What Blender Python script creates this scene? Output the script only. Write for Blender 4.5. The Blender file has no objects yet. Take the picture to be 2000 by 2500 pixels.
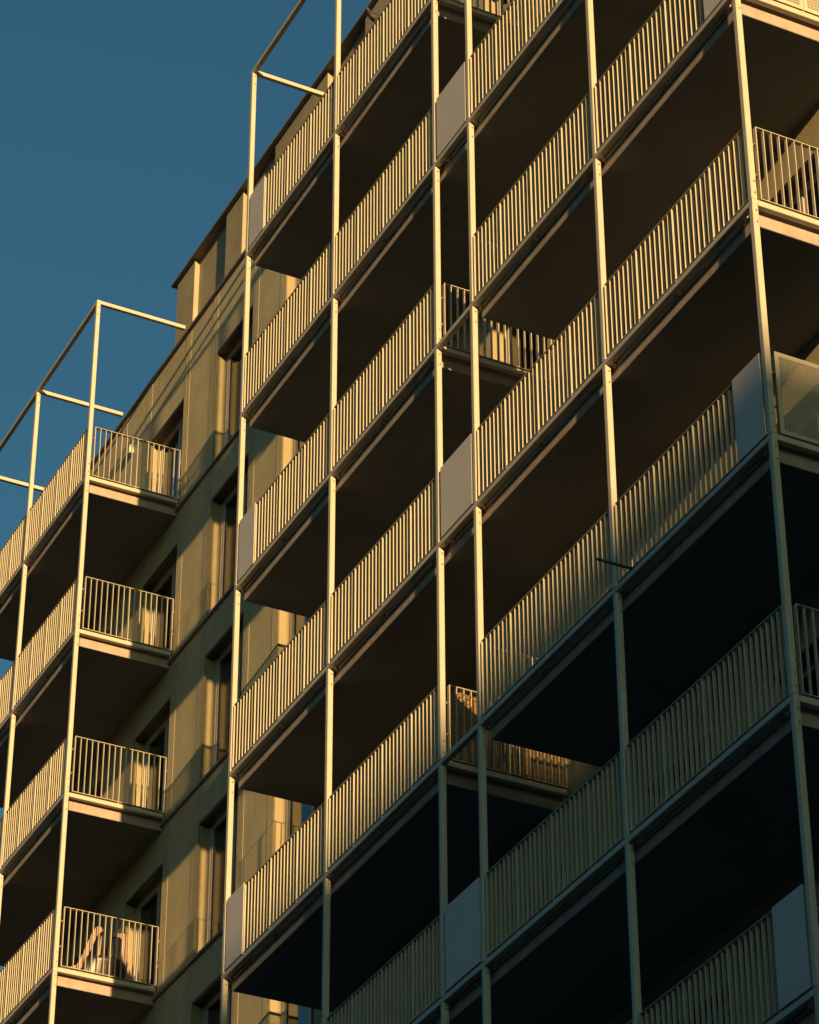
import bpy, bmesh, math, random
from mathutils import Vector, Matrix
random.seed(7)
sc = bpy.context.scene
col = sc.collection

# ------------------------------------------------------------------ camera
cam_d = bpy.data.cameras.new('camera')
cam = bpy.data.objects.new('camera', cam_d)
col.objects.link(cam)
CAM = Vector((33.41708, -14.15165, -32.18708))
ROT = Matrix(((0.44686073, 0.50595486, 0.73778395),
              (0.89459752, -0.24970178, -0.37059992),
              (-0.00328087, 0.82562625, -0.56420788)))
m4 = ROT.to_4x4(); m4.translation = CAM
cam.matrix_world = m4
cam_d.sensor_fit = 'VERTICAL'
cam_d.sensor_height = 30.0
cam_d.sensor_width = 24.0
cam_d.lens = 93.3475
cam_d.clip_end = 20000
sc.camera = cam

# ------------------------------------------------------------------ sun and sky
SUN = Vector((-6.7, 1.0, -0.62)).normalized()          # direction the light travels
el = math.asin(-SUN.z)
az = math.atan2(-SUN.x, -SUN.y)                         # clockwise from +Y
world = bpy.data.worlds.new('World')
sc.world = world
world.use_nodes = True
nt = world.node_tree
for n in list(nt.nodes): nt.nodes.remove(n)
wo = nt.nodes.new('ShaderNodeOutputWorld')
bg = nt.nodes.new('ShaderNodeBackground')
sky = nt.nodes.new('ShaderNodeTexSky')
sky.sky_type = 'NISHITA'
sky.sun_disc = False
sky.sun_elevation = el
sky.sun_rotation = az
sky.altitude = 100
sky.air_density = 1.0
sky.dust_density = 3.5
sky.ozone_density = 3.0
tint = nt.nodes.new('ShaderNodeMix')
tint.data_type = 'RGBA'; tint.blend_type = 'MULTIPLY'
tint.inputs[0].default_value = 1.0
tint.inputs[7].default_value = (0.80, 1.17, 0.98, 1.0)
nt.links.new(sky.outputs[0], tint.inputs[6])
nt.links.new(tint.outputs[2], bg.inputs[0])
bg.inputs[1].default_value = 0.072
nt.links.new(bg.outputs[0], wo.inputs[0])

sun_d = bpy.data.lights.new('sun', 'SUN')
sun_d.energy = 5.0
sun_d.angle = math.radians(0.53)
sun_d.color = (1.0, 0.62, 0.265)
sun = bpy.data.objects.new('sun', sun_d)
sun.rotation_euler = SUN.to_track_quat('-Z', 'Y').to_euler()
sun.location = (60, -10, 20)
col.objects.link(sun)

sc.view_settings.view_transform = 'Standard'
sc.view_settings.look = 'None'
sc.view_settings.gamma = 1.0
sc.view_settings.exposure = 1.02
sc.view_settings.use_curve_mapping = False

# ------------------------------------------------------------------ materials
def new_mat(name, base, rough=0.5, spec=0.5, var=0.0, vscale=3.0, bump=0.0, bscale=60.0, bdist=0.01,
            streak=0.0, metallic=0.0, ior=1.5):
    m = bpy.data.materials.new(name); m.use_nodes = True
    t = m.node_tree; p = t.nodes['Principled BSDF']
    p.inputs['Base Color'].default_value = (*base, 1)
    p.inputs['Roughness'].default_value = rough
    p.inputs['Specular IOR Level'].default_value = spec
    p.inputs['Metallic'].default_value = metallic
    p.inputs['IOR'].default_value = ior
    tc = t.nodes.new('ShaderNodeTexCoord')
    geo = t.nodes.new('ShaderNodeNewGeometry')
    if var > 0:
        n = t.nodes.new('ShaderNodeTexNoise')
        n.inputs['Scale'].default_value = vscale; n.inputs['Detail'].default_value = 6
        t.links.new(geo.outputs['Position'], n.inputs['Vector'])
        r = t.nodes.new('ShaderNodeMapRange')
        r.inputs['From Min'].default_value = 0.3; r.inputs['From Max'].default_value = 0.7
        r.inputs['To Min'].default_value = 1.0 - var; r.inputs['To Max'].default_value = 1.0 + var * 0.6
        t.links.new(n.outputs['Fac'], r.inputs['Value'])
        last = r.outputs[0]
        if streak > 0:                                  # rain streaks: noise stretched along Z
            mp = t.nodes.new('ShaderNodeMapping')
            mp.inputs['Scale'].default_value = (9.0, 9.0, 0.5)
            t.links.new(geo.outputs['Position'], mp.inputs['Vector'])
            n2 = t.nodes.new('ShaderNodeTexNoise')
            n2.inputs['Scale'].default_value = 1.0; n2.inputs['Detail'].default_value = 4
            t.links.new(mp.outputs[0], n2.inputs['Vector'])
            r2 = t.nodes.new('ShaderNodeMapRange')
            r2.inputs['From Min'].default_value = 0.35; r2.inputs['From Max'].default_value = 0.75
            r2.inputs['To Min'].default_value = 1.0 + streak * 0.3; r2.inputs['To Max'].default_value = 1.0 - streak
            t.links.new(n2.outputs['Fac'], r2.inputs['Value'])
            mm = t.nodes.new('ShaderNodeMath'); mm.operation = 'MULTIPLY'
            t.links.new(last, mm.inputs[0]); t.links.new(r2.outputs[0], mm.inputs[1])
            last = mm.outputs[0]
        mx = t.nodes.new('ShaderNodeMix'); mx.data_type = 'RGBA'; mx.blend_type = 'MULTIPLY'
        mx.inputs[0].default_value = 1.0
        mx.inputs[6].default_value = (*base, 1)
        t.links.new(last, mx.inputs[7])
        t.links.new(mx.outputs[2], p.inputs['Base Color'])
    if bump > 0:
        nb = t.nodes.new('ShaderNodeTexNoise')
        nb.inputs['Scale'].default_value = bscale; nb.inputs['Detail'].default_value = 4
        nb.inputs['Roughness'].default_value = 0.6
        t.links.new(geo.outputs['Position'], nb.inputs['Vector'])
        b = t.nodes.new('ShaderNodeBump')
        b.inputs['Strength'].default_value = bump; b.inputs['Distance'].default_value = bdist
        t.links.new(nb.outputs['Fac'], b.inputs['Height'])
        t.links.new(b.outputs[0], p.inputs['Normal'])
    return m

M = {}
M['steel'] = new_mat('powder_coated_steel', (0.43, 0.40, 0.315), 0.45, 0.4, var=0.06, vscale=5)
M['bar'] = new_mat('railing_steel', (0.42, 0.385, 0.285), 0.5, 0.4, var=0.08, vscale=8)
M['panel'] = new_mat('panel_sheet', (0.50, 0.48, 0.445), 0.5, 0.4, var=0.05, vscale=2.5)
M['concrete'] = new_mat('concrete', (0.34, 0.28, 0.235), 0.85, 0.2, var=0.14, vscale=6, bump=0.5, bscale=90, bdist=0.006, streak=0.12)
M['wall'] = new_mat('plaster', (0.42, 0.375, 0.235), 0.9, 0.15, var=0.12, vscale=1.6, bump=0.5, bscale=48, bdist=0.012, streak=0.08)
M['reveal'] = new_mat('dimmed_reveal_plaster', (0.29, 0.25, 0.145), 0.85, 0.2, var=0.08, vscale=3, bump=0.3, bscale=60, bdist=0.006)  # wall plaster dimmed for the reveals; sun balance put into the colour
M['band'] = new_mat('rough_plaster', (0.41, 0.36, 0.23), 0.92, 0.15, var=0.08, vscale=3, bump=0.9, bscale=55, bdist=0.02)
M['attic'] = new_mat('attic_plaster', (0.33, 0.29, 0.195), 0.9, 0.15, var=0.16, vscale=1.8, bump=0.35, bscale=45, bdist=0.01, streak=0.1)
M['soffit'] = new_mat('soffit_shade', (0.185, 0.20, 0.215), 0.8, 0.2, var=0.12, vscale=1.5)  # darker than the slab concrete: underside shade put into the colour
M['sill'] = new_mat('sill_metal', (0.19, 0.175, 0.165), 0.5, 0.4, var=0.08)
M['frame'] = new_mat('window_frame', (0.36, 0.33, 0.28), 0.45, 0.4)
M['glass'] = new_mat('window_glass', (0.008, 0.010, 0.012), 0.015, 0.5, ior=2.0)
M['bolt'] = new_mat('bolt_steel', (0.32, 0.30, 0.25), 0.35, 0.5, metallic=0.4)
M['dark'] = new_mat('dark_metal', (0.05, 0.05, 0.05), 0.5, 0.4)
M['asphalt'] = new_mat('paving', (0.08, 0.08, 0.08), 0.95, 0.2, var=0.2, vscale=0.8, bump=0.3, bscale=40)
M['reed'] = new_mat('reed_cane', (0.24, 0.155, 0.075), 0.7, 0.3, var=0.2, vscale=25)
M['twine'] = new_mat('twine', (0.10, 0.07, 0.04), 0.8, 0.2)
M['wood'] = new_mat('pale_bent_wood', (0.29, 0.20, 0.15), 0.45, 0.4, var=0.08, vscale=12)
M['leather'] = new_mat('black_leather', (0.012, 0.012, 0.013), 0.38, 0.5)
M['feather'] = new_mat('dark_feathers', (0.022, 0.021, 0.023), 0.6, 0.4, var=0.35, vscale=30)
M['lamp'] = new_mat('lamp_casing', (0.42, 0.45, 0.34), 0.4, 0.4)
M['facade'] = new_mat('far_facade', (0.28, 0.25, 0.22), 0.9, 0.2, var=0.1, vscale=0.4)

# ------------------------------------------------------------------ mesh helpers
class MB:
    def __init__(s): s.v = []; s.f = []
    def box(s, x0, x1, y0, y1, z0, z1):
        i = len(s.v)
        s.v += [(x0,y0,z0),(x1,y0,z0),(x1,y1,z0),(x0,y1,z0),(x0,y0,z1),(x1,y0,z1),(x1,y1,z1),(x0,y1,z1)]
        s.f += [(i,i+3,i+2,i+1),(i+4,i+5,i+6,i+7),(i,i+1,i+5,i+4),(i+1,i+2,i+6,i+5),(i+2,i+3,i+7,i+6),(i+3,i,i+4,i+7)]
        return s
    def cbox(s, x0, x1, y0, y1, z0, z1, axis, c):
        """box whose four long edges (along axis 0,1,2) are chamfered by c"""
        r = [(x0,x1),(y0,y1),(z0,z1)]
        a, b = [k for k in (0,1,2) if k != axis]
        if axis == 1: a, b = 2, 0
        (a0,a1),(b0,b1) = r[a], r[b]
        ring = [(a0+c,b0),(a1-c,b0),(a1,b0+c),(a1,b1-c),(a1-c,b1),(a0+c,b1),(a0,b1-c),(a0,b0+c)]
        i = len(s.v)
        for t in r[axis]:
            for (p,q) in ring:
                w = [0,0,0]; w[a] = p; w[b] = q; w[axis] = t
                s.v.append(tuple(w))
        n = 8
        for k in range(n):
            s.f.append((i+k, i+(k+1)%n, i+n+(k+1)%n, i+n+k))
        s.f.append(tuple(i+k for k in reversed(range(n))))
        s.f.append(tuple(i+n+k for k in range(n)))
        return s
    def cyl(s, p0, p1, r, n=10, r1=None):
        p0 = Vector(p0); p1 = Vector(p1); d = (p1-p0).normalized()
        u = d.orthogonal().normalized(); w = d.cross(u)
        i = len(s.v)
        for p, rr in ((p0,r),(p1,r if r1 is None else r1)):
            for k in range(n):
                a = 2*math.pi*k/n
                s.v.append(tuple(p + u*math.cos(a)*rr + w*math.sin(a)*rr))
        for k in range(n):
            s.f.append((i+k, i+(k+1)%n, i+n+(k+1)%n, i+n+k))
        s.f.append(tuple(i+k for k in reversed(range(n))))
        s.f.append(tuple(i+n+k for k in range(n)))
        return s
    def mesh(s, name, mat, smooth=False):
        me = bpy.data.meshes.new(name)
        me.from_pydata(s.v, [], s.f); me.validate()
        me.materials.append(mat)
        if smooth:
            for p in me.polygons: p.use_smooth = True
        me.update()
        return me

def link(name, me, parent=None, loc=(0,0,0)):
    o = bpy.data.objects.new(name, me)
    o.location = loc
    if parent is not None: o.parent = parent
    col.objects.link(o)
    return o
def build(mb, name, mat, parent=None, loc=(0,0,0), smooth=False):
    return link(name, mb.mesh(name, mat, smooth), parent, loc)
def tag(o, label=None, cat=None, group=None, kind=None):
    if label: o['label'] = label
    if cat: o['category'] = cat
    if group: o['group'] = group
    if kind: o['kind'] = kind
    return o
def thing(name, label, cat, loc, group=None):
    o = link(name, None, None, loc)
    o.empty_display_size = 0.3
    return tag(o, label, cat, group)

# ------------------------------------------------------------------ dimensions
H = 2.9                       # storey height; level k has its steel beams' underside at z = -H*k
W = 1.645                     # front wall plane (y); the steel frame's front is y = 0
T = 0.07                      # steel tube
GZ = -33.84                   # street level
XA, XB, XC, XD, XE, XF = 0.0, 3.0, 6.0, 6.94, 9.937, 12.935    # right edges of the posts
XG, XH, XI = -6.325, -9.093, -11.861
ZT = 0.672                    # underside of the open top frame
XL, XR = -11.95, 26.0         # ends of the front wall
NLEV = 7

# ------------------------------------------------------------------ ground
g = MB(); g.box(-9000, 9000, -9000, 9000, GZ-0.5, GZ)
tag(build(g, 'ground', M['asphalt']), kind='structure')

# ------------------------------------------------------------------ the building
bld = thing('apartment_building', 'olive plastered apartment block with a set-back attic behind the balconies', 'building', (0, W, GZ))
def bpart(mb, name, mat, parent=bld): return build(mb, name, mat, parent, (0, -W, -GZ))   # meshes below are in world coordinates

wins = [(-10.62,-9.16), (-7.82,-6.35), (-5.0,-3.555), (-2.27,-0.81), (1.25,2.71), (4.38,5.84), (7.6,9.06), (10.2,13.2), (15.2,16.7), (18.0,19.5)]
WZ = [(-H*k - 0.73, -H*(k+1) - 0.055) for k in range(0, 11)]     # head, foot of the window row of each storey
RV = 0.17
def wall_mesh(reveals):
    xs = sorted({XL, XR, *[a for w in wins for a in w]})
    zs = sorted({GZ, 0.55, *[a for w in WZ for a in w]})
    mb = MB()
    vi = {}
    def V(x, y, z):
        k = (round(x,4), round(y,4), round(z,4))
        if k not in vi: vi[k] = len(mb.v); mb.v.append(k)
        return vi[k]
    def hole(xa, xb, za, zb):
        xm, zm = (xa+xb)/2, (za+zb)/2
        return any(a < xm < b for a, b in wins) and any(lo < zm < hi for hi, lo in WZ)
    for i in range(len(xs)-1):
        for j in range(len(zs)-1):
            xa, xb, za, zb = xs[i], xs[i+1], zs[j], zs[j+1]
            if hole(xa, xb, za, zb):
                if not reveals: continue
                yb = W + RV + 0.12
                mb.f.append((V(xa,W,za), V(xb,W,za), V(xb,yb,za), V(xa,yb,za)))
                mb.f.append((V(xa,W,zb), V(xa,yb,zb), V(xb,yb,zb), V(xb,W,zb)))
                mb.f.append((V(xa,W,za), V(xa,yb,za), V(xa,yb,zb), V(xa,W,zb)))
                mb.f.append((V(xb,W,za), V(xb,W,zb), V(xb,yb,zb), V(xb,yb,za)))
            elif not reveals:
                mb.f.append((V(xa,W,za), V(xb,W,za), V(xb,W,zb), V(xa,W,zb)))
    return mb
bpart(wall_mesh(False), 'front_wall', M['wall'])
mb = MB()
yb = W + 14
mb.v += [(XL,W,GZ),(XL,yb,GZ),(XL,yb,0.55),(XL,W,0.55),(XR,W,GZ),(XR,yb,GZ),(XR,yb,0.55),(XR,W,0.55)]
mb.f += [(0,3,2,1),(4,5,6,7),(1,2,6,5)]
bpart(mb, 'side_wall', M['wall'])
mb = MB().box(XL+0.05, XR-0.05, W+0.05, yb-0.05, 0.40, 0.545)
bpart(mb, 'roof', M['asphalt'])
mb = MB().cbox(XL-0.05, XR+0.05, W-0.055, W+0.4, 0.552, 0.592, 0, 0.005)
bpart(mb, 'coping', M['sill'])
for k in range(1, 11):
    z = -H*k
    mb = MB().cbox(XL-0.03, XR+0.03, W-0.045, W-0.0005, z-0.105, z-0.06, 0, 0.005)
    bpart(mb, 'ledge', M['sill'])

def window_meshes(w, h):
    f = MB(); e = 0.055
    f.box(0, e, 0, 0.06, 0, h); f.box(w-e, w, 0, 0.06, 0, h)
    f.box(e, w-e, 0, 0.06, 0, e); f.box(e, w-e, 0, 0.06, h-e, h)
    s = MB(); q = e + 0.006; m = 0.05                     # the opening sash, set 16 mm back
    xs = [q, w*0.60, w-q] if w < 2 else [q, w/3, 2*w/3, w-q]
    pan = []
    for a, b in zip(xs[:-1], xs[1:]):
        b -= 0.004
        s.box(a, a+m, 0.016, 0.07, q, h-q); s.box(b-m, b, 0.016, 0.07, q, h-q)
        s.box(a+m, b-m, 0.016, 0.07, q, q+m); s.box(a+m, b-m, 0.016, 0.07, h-q-m, h-q)
        pan.append(MB().box(a+m, b-m, 0.04, 0.05, q+m, h-q-m))
    return f.mesh('window_frame', M['frame']), s.mesh('sash', M['frame']), [p.mesh('pane', M['glass']) for p in pan]
wcache = {}
band_m = {}
for k in range(0, 9):
    hi, lo = WZ[k]
    for a, b in wins:
        w = round(b-a, 3)
        if w not in wcache: wcache[w] = window_meshes(w, hi-lo)
        f, s, pans = wcache[w]
        fo = link('window', f, bld, (a, RV, lo-GZ))
        if (w, 'r') not in wcache:
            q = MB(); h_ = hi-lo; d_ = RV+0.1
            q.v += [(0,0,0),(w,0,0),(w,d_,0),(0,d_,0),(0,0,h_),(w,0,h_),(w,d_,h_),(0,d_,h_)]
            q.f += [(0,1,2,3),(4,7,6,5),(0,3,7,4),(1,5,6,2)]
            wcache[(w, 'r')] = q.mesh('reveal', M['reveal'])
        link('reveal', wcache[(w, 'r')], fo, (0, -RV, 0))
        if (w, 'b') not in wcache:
            wcache[(w, 'b')] = MB().box(0.003, w-0.003, 0.012, RV-0.004, h_-0.03, h_-0.002).box(0.003, w-0.003, 0.09, 0.10, h_-0.045, h_-0.0302).mesh('head_shade_box', M['dark'])  # dark box added to stand in for shade under the window head
        link('head_shade_box', wcache[(w, 'b')], fo, (0, -RV, 0))
        link('sash', s, fo)
        for p in pans: link('pane', p, fo)
        zt = -H*k - 0.108 if k else 0.545
        zb_ = -H*(k+1) - 0.057
        for x0, x1 in ((a-0.225, a), (b, b+0.225)):
            key = (k == 0)
            if key not in band_m:
                band_m[key] = MB().box(0, 0.225, -0.004, 0.01, 0, zt-zb_).mesh('plaster_band', M['band'])
            link('plaster_band', band_m[key], bld, (x0, 0, zb_-GZ))

# attic storey, set back behind the roof edge
YP = 1.9; RC = 0.09; ZE = 2.60
pil = [(-7.54,-6.77), (-5.42,-4.72), (-3.42,-1.40), (-0.02,1.2), (2.6,3.3), (4.7,6.5), (8.0,8.7), (10.1,12.0)]
mb = MB()
mb.box(-7.5, 14.0, YP+RC, YP+6, 0.5, ZE)
bpart(mb, 'attic_wall', M['attic'])
for a, b in pil:
    bpart(MB().box(a, b, YP, YP+RC-0.002, 0.548, ZE-0.002), 'attic_pier', M['attic'])
for (a, b), (c, d) in zip(pil[:-1], pil[1:]):
    bpart(MB().box(b+0.002, c-0.002, YP+0.02, YP+RC-0.003, 1.10, 1.20), 'attic_sill', M['dark'])
bpart(MB().cbox(-7.68, 14.1, YP-0.075, YP+6.1, ZE+0.002, ZE+0.045, 0, 0.006), 'attic_roof_edge', M['sill'])

# ------------------------------------------------------------------ steel frames
bolt_me = MB().cyl((0,0,0), (0.008,0,0), 0.013, 8).mesh('bolt', M['bolt'])
bolt_y = MB().cyl((0,0,0), (0,0,-0.01), 0.011, 8).mesh('bolt', M['bolt'])
post_me = MB().cbox(-T, 0, 0, T, T+0.003, H-0.003, 2, 0.007).mesh('post', M['steel'])
post_top = MB().cbox(-T, 0, 0, T, T+0.003, H+ZT-0.003, 2, 0.007).mesh('post', M['steel'])
def frame(xs, label, levels, origin_x, dcol=(), group='steel structures carrying the balconies'):
    fr = thing('steel_structure', label, 'steel frame', (origin_x, 0, GZ), group)
    fr['kind'] = 'thing'
    ox = -origin_x; oz = -GZ
    for k in range(1, levels+1):
        z = -H*k
        for x in xs:
            p = link('post', post_top if k == 1 else post_me, fr, (x+ox, 0, z+oz))
            top = H + ZT if k == 1 else H
            for dz in ((top-0.075, top-0.225) + ((T+0.085, T+0.235) if x in dcol else ())):
                link('bolt', bolt_me, p, (0.0, 0.042, dz))
            if k == levels:                                # the foot of the posts, below the picture
                build(MB().cbox(x-T, x, 0, T, GZ, z-0.003, 2, 0.007), 'post', M['steel'], fr, (ox, 0, oz))
    for k in range(0, levels+1):
        z = -H*k if k else ZT
        for a, b in zip(xs[:-1], xs[1:]):
            bm = build(MB().cbox(a+0.0015, b-0.0015, 0, T, 0, T, 0, 0.006), 'beam', M['steel'], fr, (ox, 0, z+oz))
            for dx in (0.10, 0.22): link('bolt', bolt_y, bm, (a+dx, 0.045, 0))
        build(MB().cbox(xs[0]-T, xs[0]-0.0015, 0, T, 0, T, 0, 0.006), 'beam_end', M['steel'], fr, (ox, 0, z+oz))
        for x in xs:
            build(MB().cbox(x-T, x, T+0.002, W-0.046, 0, T, 1, 0.006), 'side_beam' if k else 'roof_beam', M['steel'], fr, (ox, 0, z+oz))
    return fr
frame([XA,XB,XC,XD,XE,XF], 'tall pale steel frame of posts and beams carrying the main balconies', 8, XA, (XC, XF))
frame([XI,XH,XG], 'pale steel frame of the left balconies, its open top against the sky', 6, XI, (XG,))

# ------------------------------------------------------------------ railings
RB, RT = 0.104, 1.068          # underside of the bottom flat, top of the top flat
bar_x = MB().box(-0.004, 0.004, 0.017, 0.057, RB+0.008, RT-0.008).mesh('bar', M['bar'])
up_x = MB().box(-0.005, 0.005, 0.010, 0.060, RB+0.008, RT-0.008).mesh('upright', M['bar'])
foot_x = MB().box(-0.005, 0.005, 0.013, 0.057, T+0.005, RB).box(-0.05, 0.05, 0.010, 0.06, T+0.0005, T+0.005).mesh('foot', M['bar'])
bar_y = MB().box(-0.055, -0.015, -0.004, 0.004, RB+0.008, RT-0.008).mesh('bar', M['bar'])
up_y = MB().box(-0.060, -0.010, -0.005, 0.005, RB+0.008, RT-0.008).mesh('upright', M['bar'])
foot_y = MB().box(-0.057, -0.013, -0.005, 0.005, T+0.005, RB).box(-0.06, -0.01, -0.05, 0.05, T+0.0005, T+0.005).mesh('foot', M['bar'])
brk_x = MB().box(-0.018, 0.018, 0.015, 0.055, 0, 0.007).cyl((0,0.035,-0.012),(0,0.035,0.016),0.010,8).mesh('bracket', M['bolt'])
brk_y = MB().box(-0.055, -0.015, T+0.001, 0.118, 0, 0.007).cyl((-0.035,0.096,-0.012),(-0.035,0.096,0.016),0.010,8).mesh('bracket', M['bolt'])
brk_w = MB().box(-0.045, -0.025, 1.618, W-0.001, 0, 0.02).mesh('wall_bracket', M['bolt'])
screw_me = MB().cyl((0,0,0), (0,-0.003,0), 0.006, 6).mesh('screw', M['bolt'])

def front_railing(par, ups, x_post_l, x_post_r, panel=None):
    """flat-bar railing along X between the first and last upright; panel = (x0, x1) covered by a sheet"""
    a, b = ups[0], ups[-1]
    r = build(MB().box(a-0.005, b+0.005, 0.010, 0.060, RT-0.008, RT), 'railing', M['bar'], par)
    build(MB().box(a-0.005, b+0.005, 0.010, 0.060, RB, RB+0.008), 'bottom_rail', M['bar'], r)
    for i, u in enumerate(ups):
        link('upright', up_x, r, (u, 0, 0))
        if 0 < i < len(ups)-1: link('foot', foot_x, r, (u, 0, 0))
    for p, q in zip(ups[:-1], ups[1:]):
        n = max(1, round((q-p)/0.0955))
        for j in range(1, n): link('bar', bar_x, r, (p + (q-p)*j/n, 0, 0))
    for zz in (0.42, 0.83):
        link('bracket', brk_x, r, ((x_post_l + a)/2, 0, zz))
        link('bracket', brk_x, r, ((x_post_r + b)/2, 0, zz))
    if panel:
        p0, p1 = panel
        po = build(MB().box(p0, p1, 0.001, 0.009, RB-0.006, RT+0.018), 'infill_panel', M['panel'], par)
        for fx in (0.03, 0.97):
            for fz in (0.05, 0.35, 0.65, 0.95):
                link('screw', screw_me, po, (p0+(p1-p0)*fx, 0.001, RB+(RT-RB)*fz))
        for fz in (0.05, 0.95):
            link('screw', screw_me, po, ((p0+p1)/2, 0.001, RB+(RT-RB)*fz))
    return r

def perf_mesh(y0, y1):
    """one perforated sheet in the plane x = 0 (thickness 3 mm) with hexagonally staggered holes"""
    z0, z1 = RB-0.008, RT+0.01; mg = 0.042; p = 0.0225
    bm = MB(); t = 0.003
    fy0, fy1, fz0, fz1 = y0+mg, y1-mg, z0+mg, z1-mg
    ny = int((fy1-fy0)/(p*0.866)); nz = int((fz1-fz0)/p)
    hy = p*0.866
    cy0 = (fy0+fy1)/2 - (ny-1)*hy/2; cz0 = (fz0+fz1)/2 - (nz-0.5)*p/2 + p/4
    R = p/math.sqrt(3); r = 0.0085
    ang = [math.radians(60*k) for k in range(6)]
    for i in range(ny):
        for j in range(nz):
            cy = cy0 + i*hy; cz = cz0 + j*p + (p/2 if i % 2 else 0) - p/4
            n0 = len(bm.v)
            for x in (0.0, -t):
                for a in ang: bm.v.append((x, cy+R*math.cos(a), cz+R*math.sin(a)))
                for a in ang: bm.v.append((x, cy+r*math.cos(a), cz+r*math.sin(a)))
            for k in range(6):
                l = (k+1) % 6
                bm.f.append((n0+k, n0+l, n0+6+l, n0+6+k))
                bm.f.append((n0+12+k, n0+18+k, n0+18+l, n0+12+l))
                bm.f.append((n0+6+k, n0+6+l, n0+18+l, n0+18+k))
    ey0 = cy0 - R*0.75; ey1 = cy0 + (ny-1)*hy + R*0.75
    ez0 = cz0 - p*0.5; ez1 = cz0 + (nz-1)*p + p*0.5
    bm.box(-t-0.0012, -0.0012, y0, ey0, z0, z1); bm.box(-t-0.0012, -0.0012, ey1, y1, z0, z1)
    bm.box(-t-0.0012, -0.0012, ey0, ey1, z0, ez0); bm.box(-t-0.0012, -0.0012, ey0, ey1, ez1, z1)
    return bm.mesh('perforated_sheet', M['steel'])
perf_me = [perf_mesh(0.112, 0.872), perf_mesh(0.877, 1.612)]

def side_railing(par, x, kind):
    ups = [0.125, 0.872, 1.612]
    a, b = ups[0], ups[-1]
    r = build(MB().box(-0.060, -0.010, a-0.005, b+0.005, RT-0.008, RT), 'side_railing', M['bar'], par, (x, 0, 0))
    build(MB().box(-0.060, -0.010, a-0.005, b+0.005, RB, RB+0.008), 'bottom_rail', M['bar'], r)
    for i, u in enumerate(ups):
        link('upright', up_y, r, (0, u, 0))
        if i == 1: link('foot', foot_y, r, (0, u, 0))
    if kind == 'bars':
        for p, q in zip(ups[:-1], ups[1:]):
            n = 8
            for j in range(1, n): link('bar', bar_y, r, (0, p + (q-p)*j/n, 0))
    else:
        for me in perf_me: link('perforated_sheet', me, r, (-0.003, 0, 0))
    for zz in (0.42, 0.83):
        link('bracket', brk_y, r, (0, 0, zz)); link('wall_bracket', brk_w, r, (0, 0, zz))
    return r

def ups_std(xl, xr):          # uprights of a full bay; xl, xr = right edges of its posts
    R0, L0 = xr - 0.095, xl + 0.041
    w = R0 - L0
    e = 0.669; m = (w - 2*e)/2
    return [L0, L0+e, L0+e+m, R0-e, R0]
def ups_from(xa, xb, n): return [xa + (xb-xa)*i/n for i in range(n+1)]

clip_me = MB().box(-0.03, 0.03, T+0.001, 0.119, -0.012, 0.10).cyl((0,0.10,-0.034),(0,0.10,-0.02),0.013,8).mesh('slab_clip', M['steel'])
def balcony(bays, k, label, group, left=None, right=None, slab_l=0.02, slab_r=-0.12, panels=None):
    """bays: right edges of the posts, left to right; left / right: kind of side railing"""
    panels = panels or {}
    x0 = bays[0]
    t = thing('balcony', label, 'balcony', (x0, 0, -H*k), group)
    L = [b - x0 for b in bays]
    sl = MB().cbox(L[0]+slab_l, L[-1]+slab_r, 0.12, W-0.0008, -0.157, 0.135, 0, 0.004)
    so = build(sl, 'slab', M['concrete'], t)
    build(MB().box(L[0]+slab_l+0.004, L[-1]+slab_r-0.004, 0.124, W-0.004, -0.162, -0.1575), 'soffit', M['soffit'], so)  # dark sheet added below the slab to deepen its underside shade
    for i, (a, b) in enumerate(zip(L[:-1], L[1:])):
        xs = (a+0.03, a+1.36, b-0.30) if b-a > 2 else (a+0.2, b-0.2)
        for x in xs: link('slab_clip', clip_me, t, (x, 0, 0))
        pp = MB()
        for p, q in zip(xs[:-1], xs[1:]):
            pp.cyl((p+0.07, 0.098, -0.018), (q-0.05, 0.098, -0.018), 0.011, 10)
        build(pp, 'drain_pipe', M['steel'], t, smooth=False)
        pn = panels.get(i)
        if pn == 'left':
            u = [a+0.041] + ups_from(a+0.572, b-0.095, 3); pa = (a+0.045, a+0.560)
        elif pn == 'right':
            u = ups_from(a+0.041, b-0.618, 3) + [b-0.095]; pa = (b-0.606, b-0.108)
        elif pn == 'all':
            u = [a+0.041, b-0.095]; pa = (a+0.058, b-0.098)
        else:
            u = ups_std(a, b); pa = None
        front_railing(t, u, a, b-T, pa)
    if right: side_railing(t, L[-1], right)
    if left: side_railing(t, L[0], left)
    return t

rows = ['top', 'second', 'third', 'fourth', 'fifth', 'sixth', 'seventh']
GF = 'balconies on the main steel frame'
GL = 'balconies of the left stack'
for k in range(1, NLEV+1):
    r = rows[k-1]
    if k % 2:
        extra = {1: ', pigeon on its rail', 3: ', open railing at its gap end', 5: ', brown reed at its gap end', 7: ', lowest in the shade'}[k]
        balcony([XA,XB,XC], k, f'{r} row balcony, grey sheet at its left end{extra}', GF,
                left='perf', right='bars', panels={0: 'left'})
        balcony([XD,XE,XF], k, f'{r} row corner balcony with perforated side sheet, right of the narrow gap', GF,
                left='bars', right='perf', panels={1: 'right'})
    else:
        balcony([XA,XB,XC,XD,XE,XF], k, f'{r} row long balcony with a grey sheet closing the middle bay', GF,
                left='bars', right='bars', panels={2: 'all'})
for k in range(1, 6):
    ex = {1: 'under the open frame and sky', 2: 'second below the open frame', 3: 'third below the open frame',
          4: 'with a black seat behind its side railing', 5: 'lowest of the left stack'}[k]
    balcony([XI,XH,XG], k, f'left balcony with plain bar railing, {ex}', GL, left='bars', right='bars')

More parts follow.
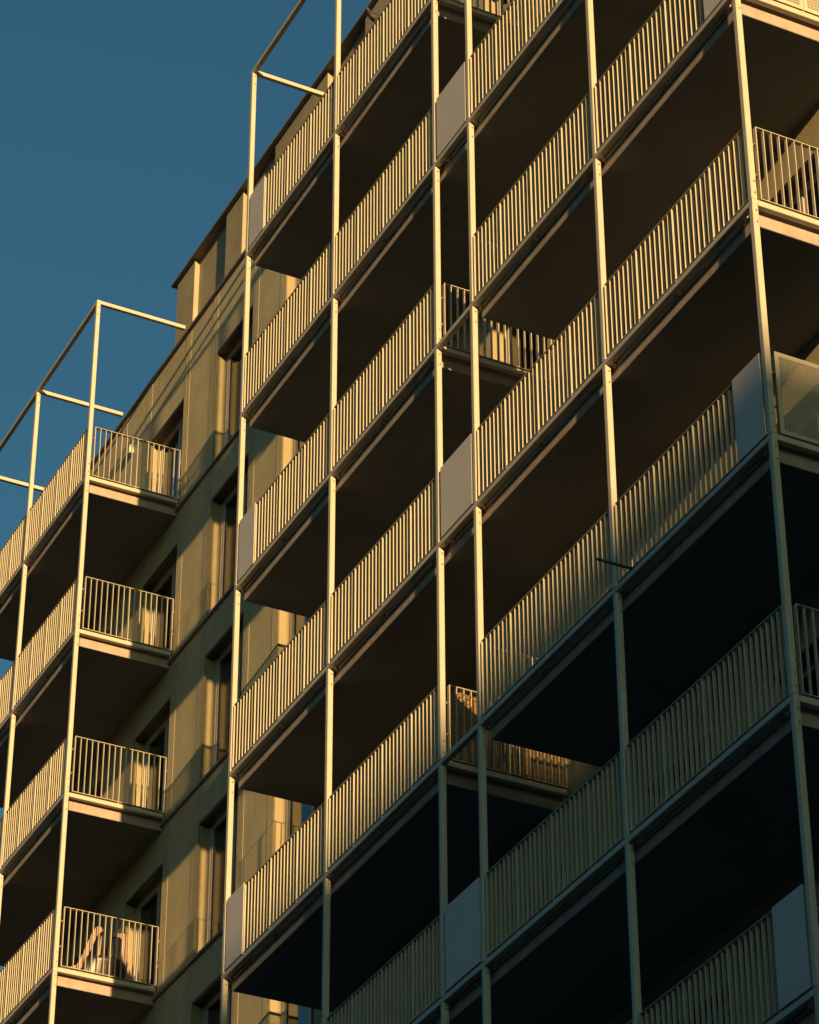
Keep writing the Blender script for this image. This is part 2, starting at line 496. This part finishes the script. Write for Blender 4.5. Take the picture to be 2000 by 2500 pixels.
# ------------------------------------------------------------------ things on the balconies
# reed screen tied inside the gap-end railing of the fifth row
rs = MB()
n = 118; y0, y1 = 0.14, 1.60
for i in range(n):
    y = y0 + (y1-y0)*(i+0.5)/n + random.uniform(-0.001, 0.001)
    zt = RT - 0.035 + random.uniform(-0.012, 0.012); zb = RB + 0.012 + random.uniform(-0.004, 0.004)
    lean = random.uniform(-0.006, 0.006)
    rs.cyl((random.uniform(-0.002,0.002), y, zb), (random.uniform(-0.002,0.002), y+lean, zt), 0.0058, 6)
scr = build(rs, 'reed_screen', M['reed'], None, (XC-0.072, 0, -H*5))
tag(scr, 'brown reed screen tied behind the railing at the narrow gap', 'reed screen')
tw = MB()
for z in [0.17 + 0.105*i for i in range(9)]:
    tw.box(0.0060, 0.0085, y0, y1, z, z+0.005)
build(tw, 'binding', M['twine'], scr)

# water spout sticking out under the railing of the fifth row, next to post E
sp = MB().cyl((0,0.30,0), (0,-0.40,0), 0.0165, 14)
spo = build(sp, 'water_spout', M['dark'], None, (10.26, 0, -H*5+0.0885))
tag(spo, 'dark water spout sticking out below a shaded railing', 'water spout')

# wall box beside the topmost left balcony door
lb = thing('wall_lamp', 'small pale wall lamp beside the topmost left balcony door', 'wall lamp', (-8.60, W, -0.37))
build(MB().cbox(-0.03, 0.03, -0.085, -0.004, -0.085, 0.085, 2, 0.006), 'casing', M['lamp'], lb)
build(MB().box(-0.02, 0.02, -0.0035, 0.0, -0.05, 0.05), 'back_plate', M['dark'], lb)

# pigeon
def ring_mesh(stations, n=14):
    """closed surface through elliptical rings: (centre, half width, half height, up, side)"""
    mb = MB()
    for c, rw, rh, d in stations:
        d = Vector(d).normalized()
        side = Vector((1,0,0)); up = side.cross(d).normalized()
        if up.z < 0: up = -up
        for k in range(n):
            a = 2*math.pi*k/n
            mb.v.append(tuple(Vector(c) + side*math.cos(a)*rw + up*math.sin(a)*rh))
    m = len(stations)
    for i in range(m-1):
        for k in range(n):
            mb.f.append((i*n+k, i*n+(k+1)%n, (i+1)*n+(k+1)%n, (i+1)*n+k))
    mb.f.append(tuple(reversed(range(n)))); mb.f.append(tuple((m-1)*n+k for k in range(n)))
    return mb
pg = thing('pigeon', 'dark pigeon perched on the railing near the roof edge', 'bird', (4.16, 0.035, -H+RT))
st = [((0,0.205,0.075),0.010,0.004,(0,-1,0.15)), ((0,0.15,0.085),0.026,0.010,(0,-1,0.18)), ((0,0.10,0.100),0.036,0.024,(0,-1,0.25)),
      ((0,0.055,0.112),0.048,0.044,(0,-1,0.35)), ((0,0.01,0.128),0.055,0.056,(0,-1,0.5)), ((0,-0.035,0.152),0.053,0.056,(0,-1,0.7)),
      ((0,-0.066,0.182),0.042,0.046,(0,-1,1.1)), ((0,-0.084,0.214),0.029,0.032,(0,-0.7,1.2)), ((0,-0.096,0.240),0.024,0.027,(0,-0.9,0.9)),
      ((0,-0.112,0.258),0.024,0.026,(0,-1,0.3)), ((0,-0.130,0.258),0.020,0.021,(0,-1,-0.2)), ((0,-0.144,0.250),0.010,0.010,(0,-1,-0.5))]
build(ring_mesh(st), 'body', M['feather'], pg, smooth=True)
bk = ring_mesh([((0,-0.140,0.252),0.006,0.006,(0,-1,-0.4)), ((0,-0.156,0.244),0.005,0.0045,(0,-1,-0.5)), ((0,-0.170,0.234),0.0015,0.0015,(0,-1,-0.9))], 8)
build(bk, 'beak', M['dark'], pg)
for sgn in (-1, 1):
    w = ring_mesh([((0.044*sgn,-0.035,0.160),0.006,0.020,(0,1,-0.35)), ((0.052*sgn,0.01,0.142),0.009,0.036,(0,1,-0.35)),
                   ((0.048*sgn,0.06,0.122),0.008,0.030,(0,1,-0.35)), ((0.034*sgn,0.12,0.100),0.005,0.016,(0,1,-0.3)), ((0.020*sgn,0.165,0.088),0.002,0.005,(0,1,-0.3))], 10)
    build(w, 'wing', M['feather'], pg, smooth=True)
    lg = MB().cyl((0.02*sgn,0.0,0.085), (0.02*sgn,0.004,0.006), 0.005, 6)
    for dx, dy in ((-0.012,-0.024),(0,-0.028),(0.012,-0.024),(0,0.02)):
        lg.cyl((0.02*sgn,0.004,0.004), (0.02*sgn+dx,0.004+dy,0.003), 0.003, 5)
    build(lg, 'leg', M['twine'], pg)

# lounge chair with two bent wooden side frames, fourth balcony of the left stack
ch = thing('lounge_chair', 'black leather lounge chair with pale bent wooden legs behind a railing', 'chair', (-6.62, 0.85, -H*4+0.062))
def ribbon(pts, w, t, mat, name, parent, samples=8):
    """bent flat slat through pts (y, z), thickness t in the bend plane, width w across (x)"""
    P = [Vector((0, p[0], p[1])) for p in pts]
    out = []
    for i in range(len(P)-1):
        p0 = P[max(i-1,0)]; p1 = P[i]; p2 = P[i+1]; p3 = P[min(i+2,len(P)-1)]
        for s in range(samples):
            u = s/samples
            out.append(0.5*((2*p1)+(p2-p0)*u+(2*p0-5*p1+4*p2-p3)*u*u+(3*p1-p0-3*p2+p3)*u**3))
    out.append(P[-1])
    mb = MB()
    for i, c in enumerate(out):
        d = (out[min(i+1,len(out)-1)] - out[max(i-1,0)]).normalized()
        nrm = Vector((0, -d.z, d.y))
        for sx, sn in ((-1,-1),(1,-1),(1,1),(-1,1)):
            mb.v.append((sx*w/2, *(c + nrm*sn*t/2)[1:]))
    for i in range(len(out)-1):
        for k in range(4):
            mb.f.append((i*4+k, i*4+(k+1)%4, (i+1)*4+(k+1)%4, (i+1)*4+k))
    mb.f.append((3,2,1,0)); e = (len(out)-1)*4; mb.f.append((e,e+1,e+2,e+3))
    return build(mb, name, mat, parent)
oy = -0.85
legL = [(0.20+oy,0.06),(0.33+oy,0.12),(0.46+oy,0.19),(0.53+oy,0.33),(0.62+oy,0.58),(0.70+oy,0.80),(0.75+oy,0.87),(0.79+oy,0.83)]
legR = [(1.03+oy,0.80),(1.13+oy,0.84),(1.17+oy,0.78),(1.185+oy,0.52),(1.23+oy,0.30),(1.30+oy,0.14),(1.42+oy,0.08),(1.55+oy,0.03)]
for pts in (legL, legR):
    l = ribbon(pts, 0.05, 0.085, M['wood'], 'leg', ch)
    l.location.x = 0.06
def puffs(ys, zs, w, name):
    bm = MB(); n = 16
    for (y0_, y1_) in ys:
        for j, z in enumerate(zs):
            f = j/(len(zs)-1)
            for k in range(n):
                a = 2*math.pi*k/n
                rr = (0.50 + 0.62*f) if f < 0.8 else (0.996 - 1.9*(f-0.8))
                bm.v.append((math.cos(a)*w*rr, (y0_+y1_)/2 + math.sin(a)*(y1_-y0_)/2*(0.8+0.45*(1-f)), z))
        b0 = len(bm.v) - n*len(zs)
        for j in range(len(zs)-1):
            for k in range(n):
                bm.f.append((b0+j*n+k, b0+j*n+(k+1)%n, b0+(j+1)*n+(k+1)%n, b0+(j+1)*n+k))
        bm.f.append(tuple(b0+(len(zs)-1)*n+k for k in range(n)))
    return bm
build(puffs([(0.72+oy, 0.90+oy), (0.92+oy, 1.16+oy)], [0.30,0.42,0.54,0.66,0.75,0.79,0.81], 0.12, 'b'), 'backrest', M['leather'], ch, smooth=True)
build(puffs([(0.50+oy, 1.26+oy)], [0.02,0.12,0.22,0.32,0.38,0.41], 0.24, 's'), 'seat', M['leather'], ch, smooth=True)

# ------------------------------------------------------------------ the long building across the street whose shadow climbs the facade
X0 = 128.0
zr = -13.32 + 0.0925*(X0-13.0)
ob = thing('unseen_building', 'long brown building down the street, out of the picture', 'building', (X0, -10, GZ))
hh = zr - GZ
build(MB().box(0, 14, -90, 70, 0, hh-0.3), 'wall', M['facade'], ob)
build(MB().box(-0.2, 14.2, -90.2, 70.2, hh-0.298, hh), 'roof_edge', M['sill'], ob)
hb = thing('unseen_building', 'unseen row of houses added behind the camera to cut skylight, out of the picture', 'building', (-10, -44, GZ))  # houses added out of view to limit skylight on the front faces
build(MB().box(-110, 105, -14, 0, 0, 26.5), 'wall', M['facade'], hb)
build(MB().box(-110.2, 105.2, -14.2, 0.2, 26.502, 26.8), 'roof_edge', M['sill'], hb)
wh = MB().box(-0.7, 0.7, 0.005, 0.05, 0, 1.7).mesh('window', M['glass'])
for j in range(8):
    for i in range(26):
        link('window', wh, hb, (-104 + i*8.0, 0, 1.2 + j*3.0))
wm = MB().box(-0.06, -0.01, -0.7, 0.7, 0, 1.7).mesh('window', M['glass'])
for j in range(9):
    for i in range(20):
        link('window', wm, ob, (0, -80 + i*7.6, 1.2 + j*3.0))
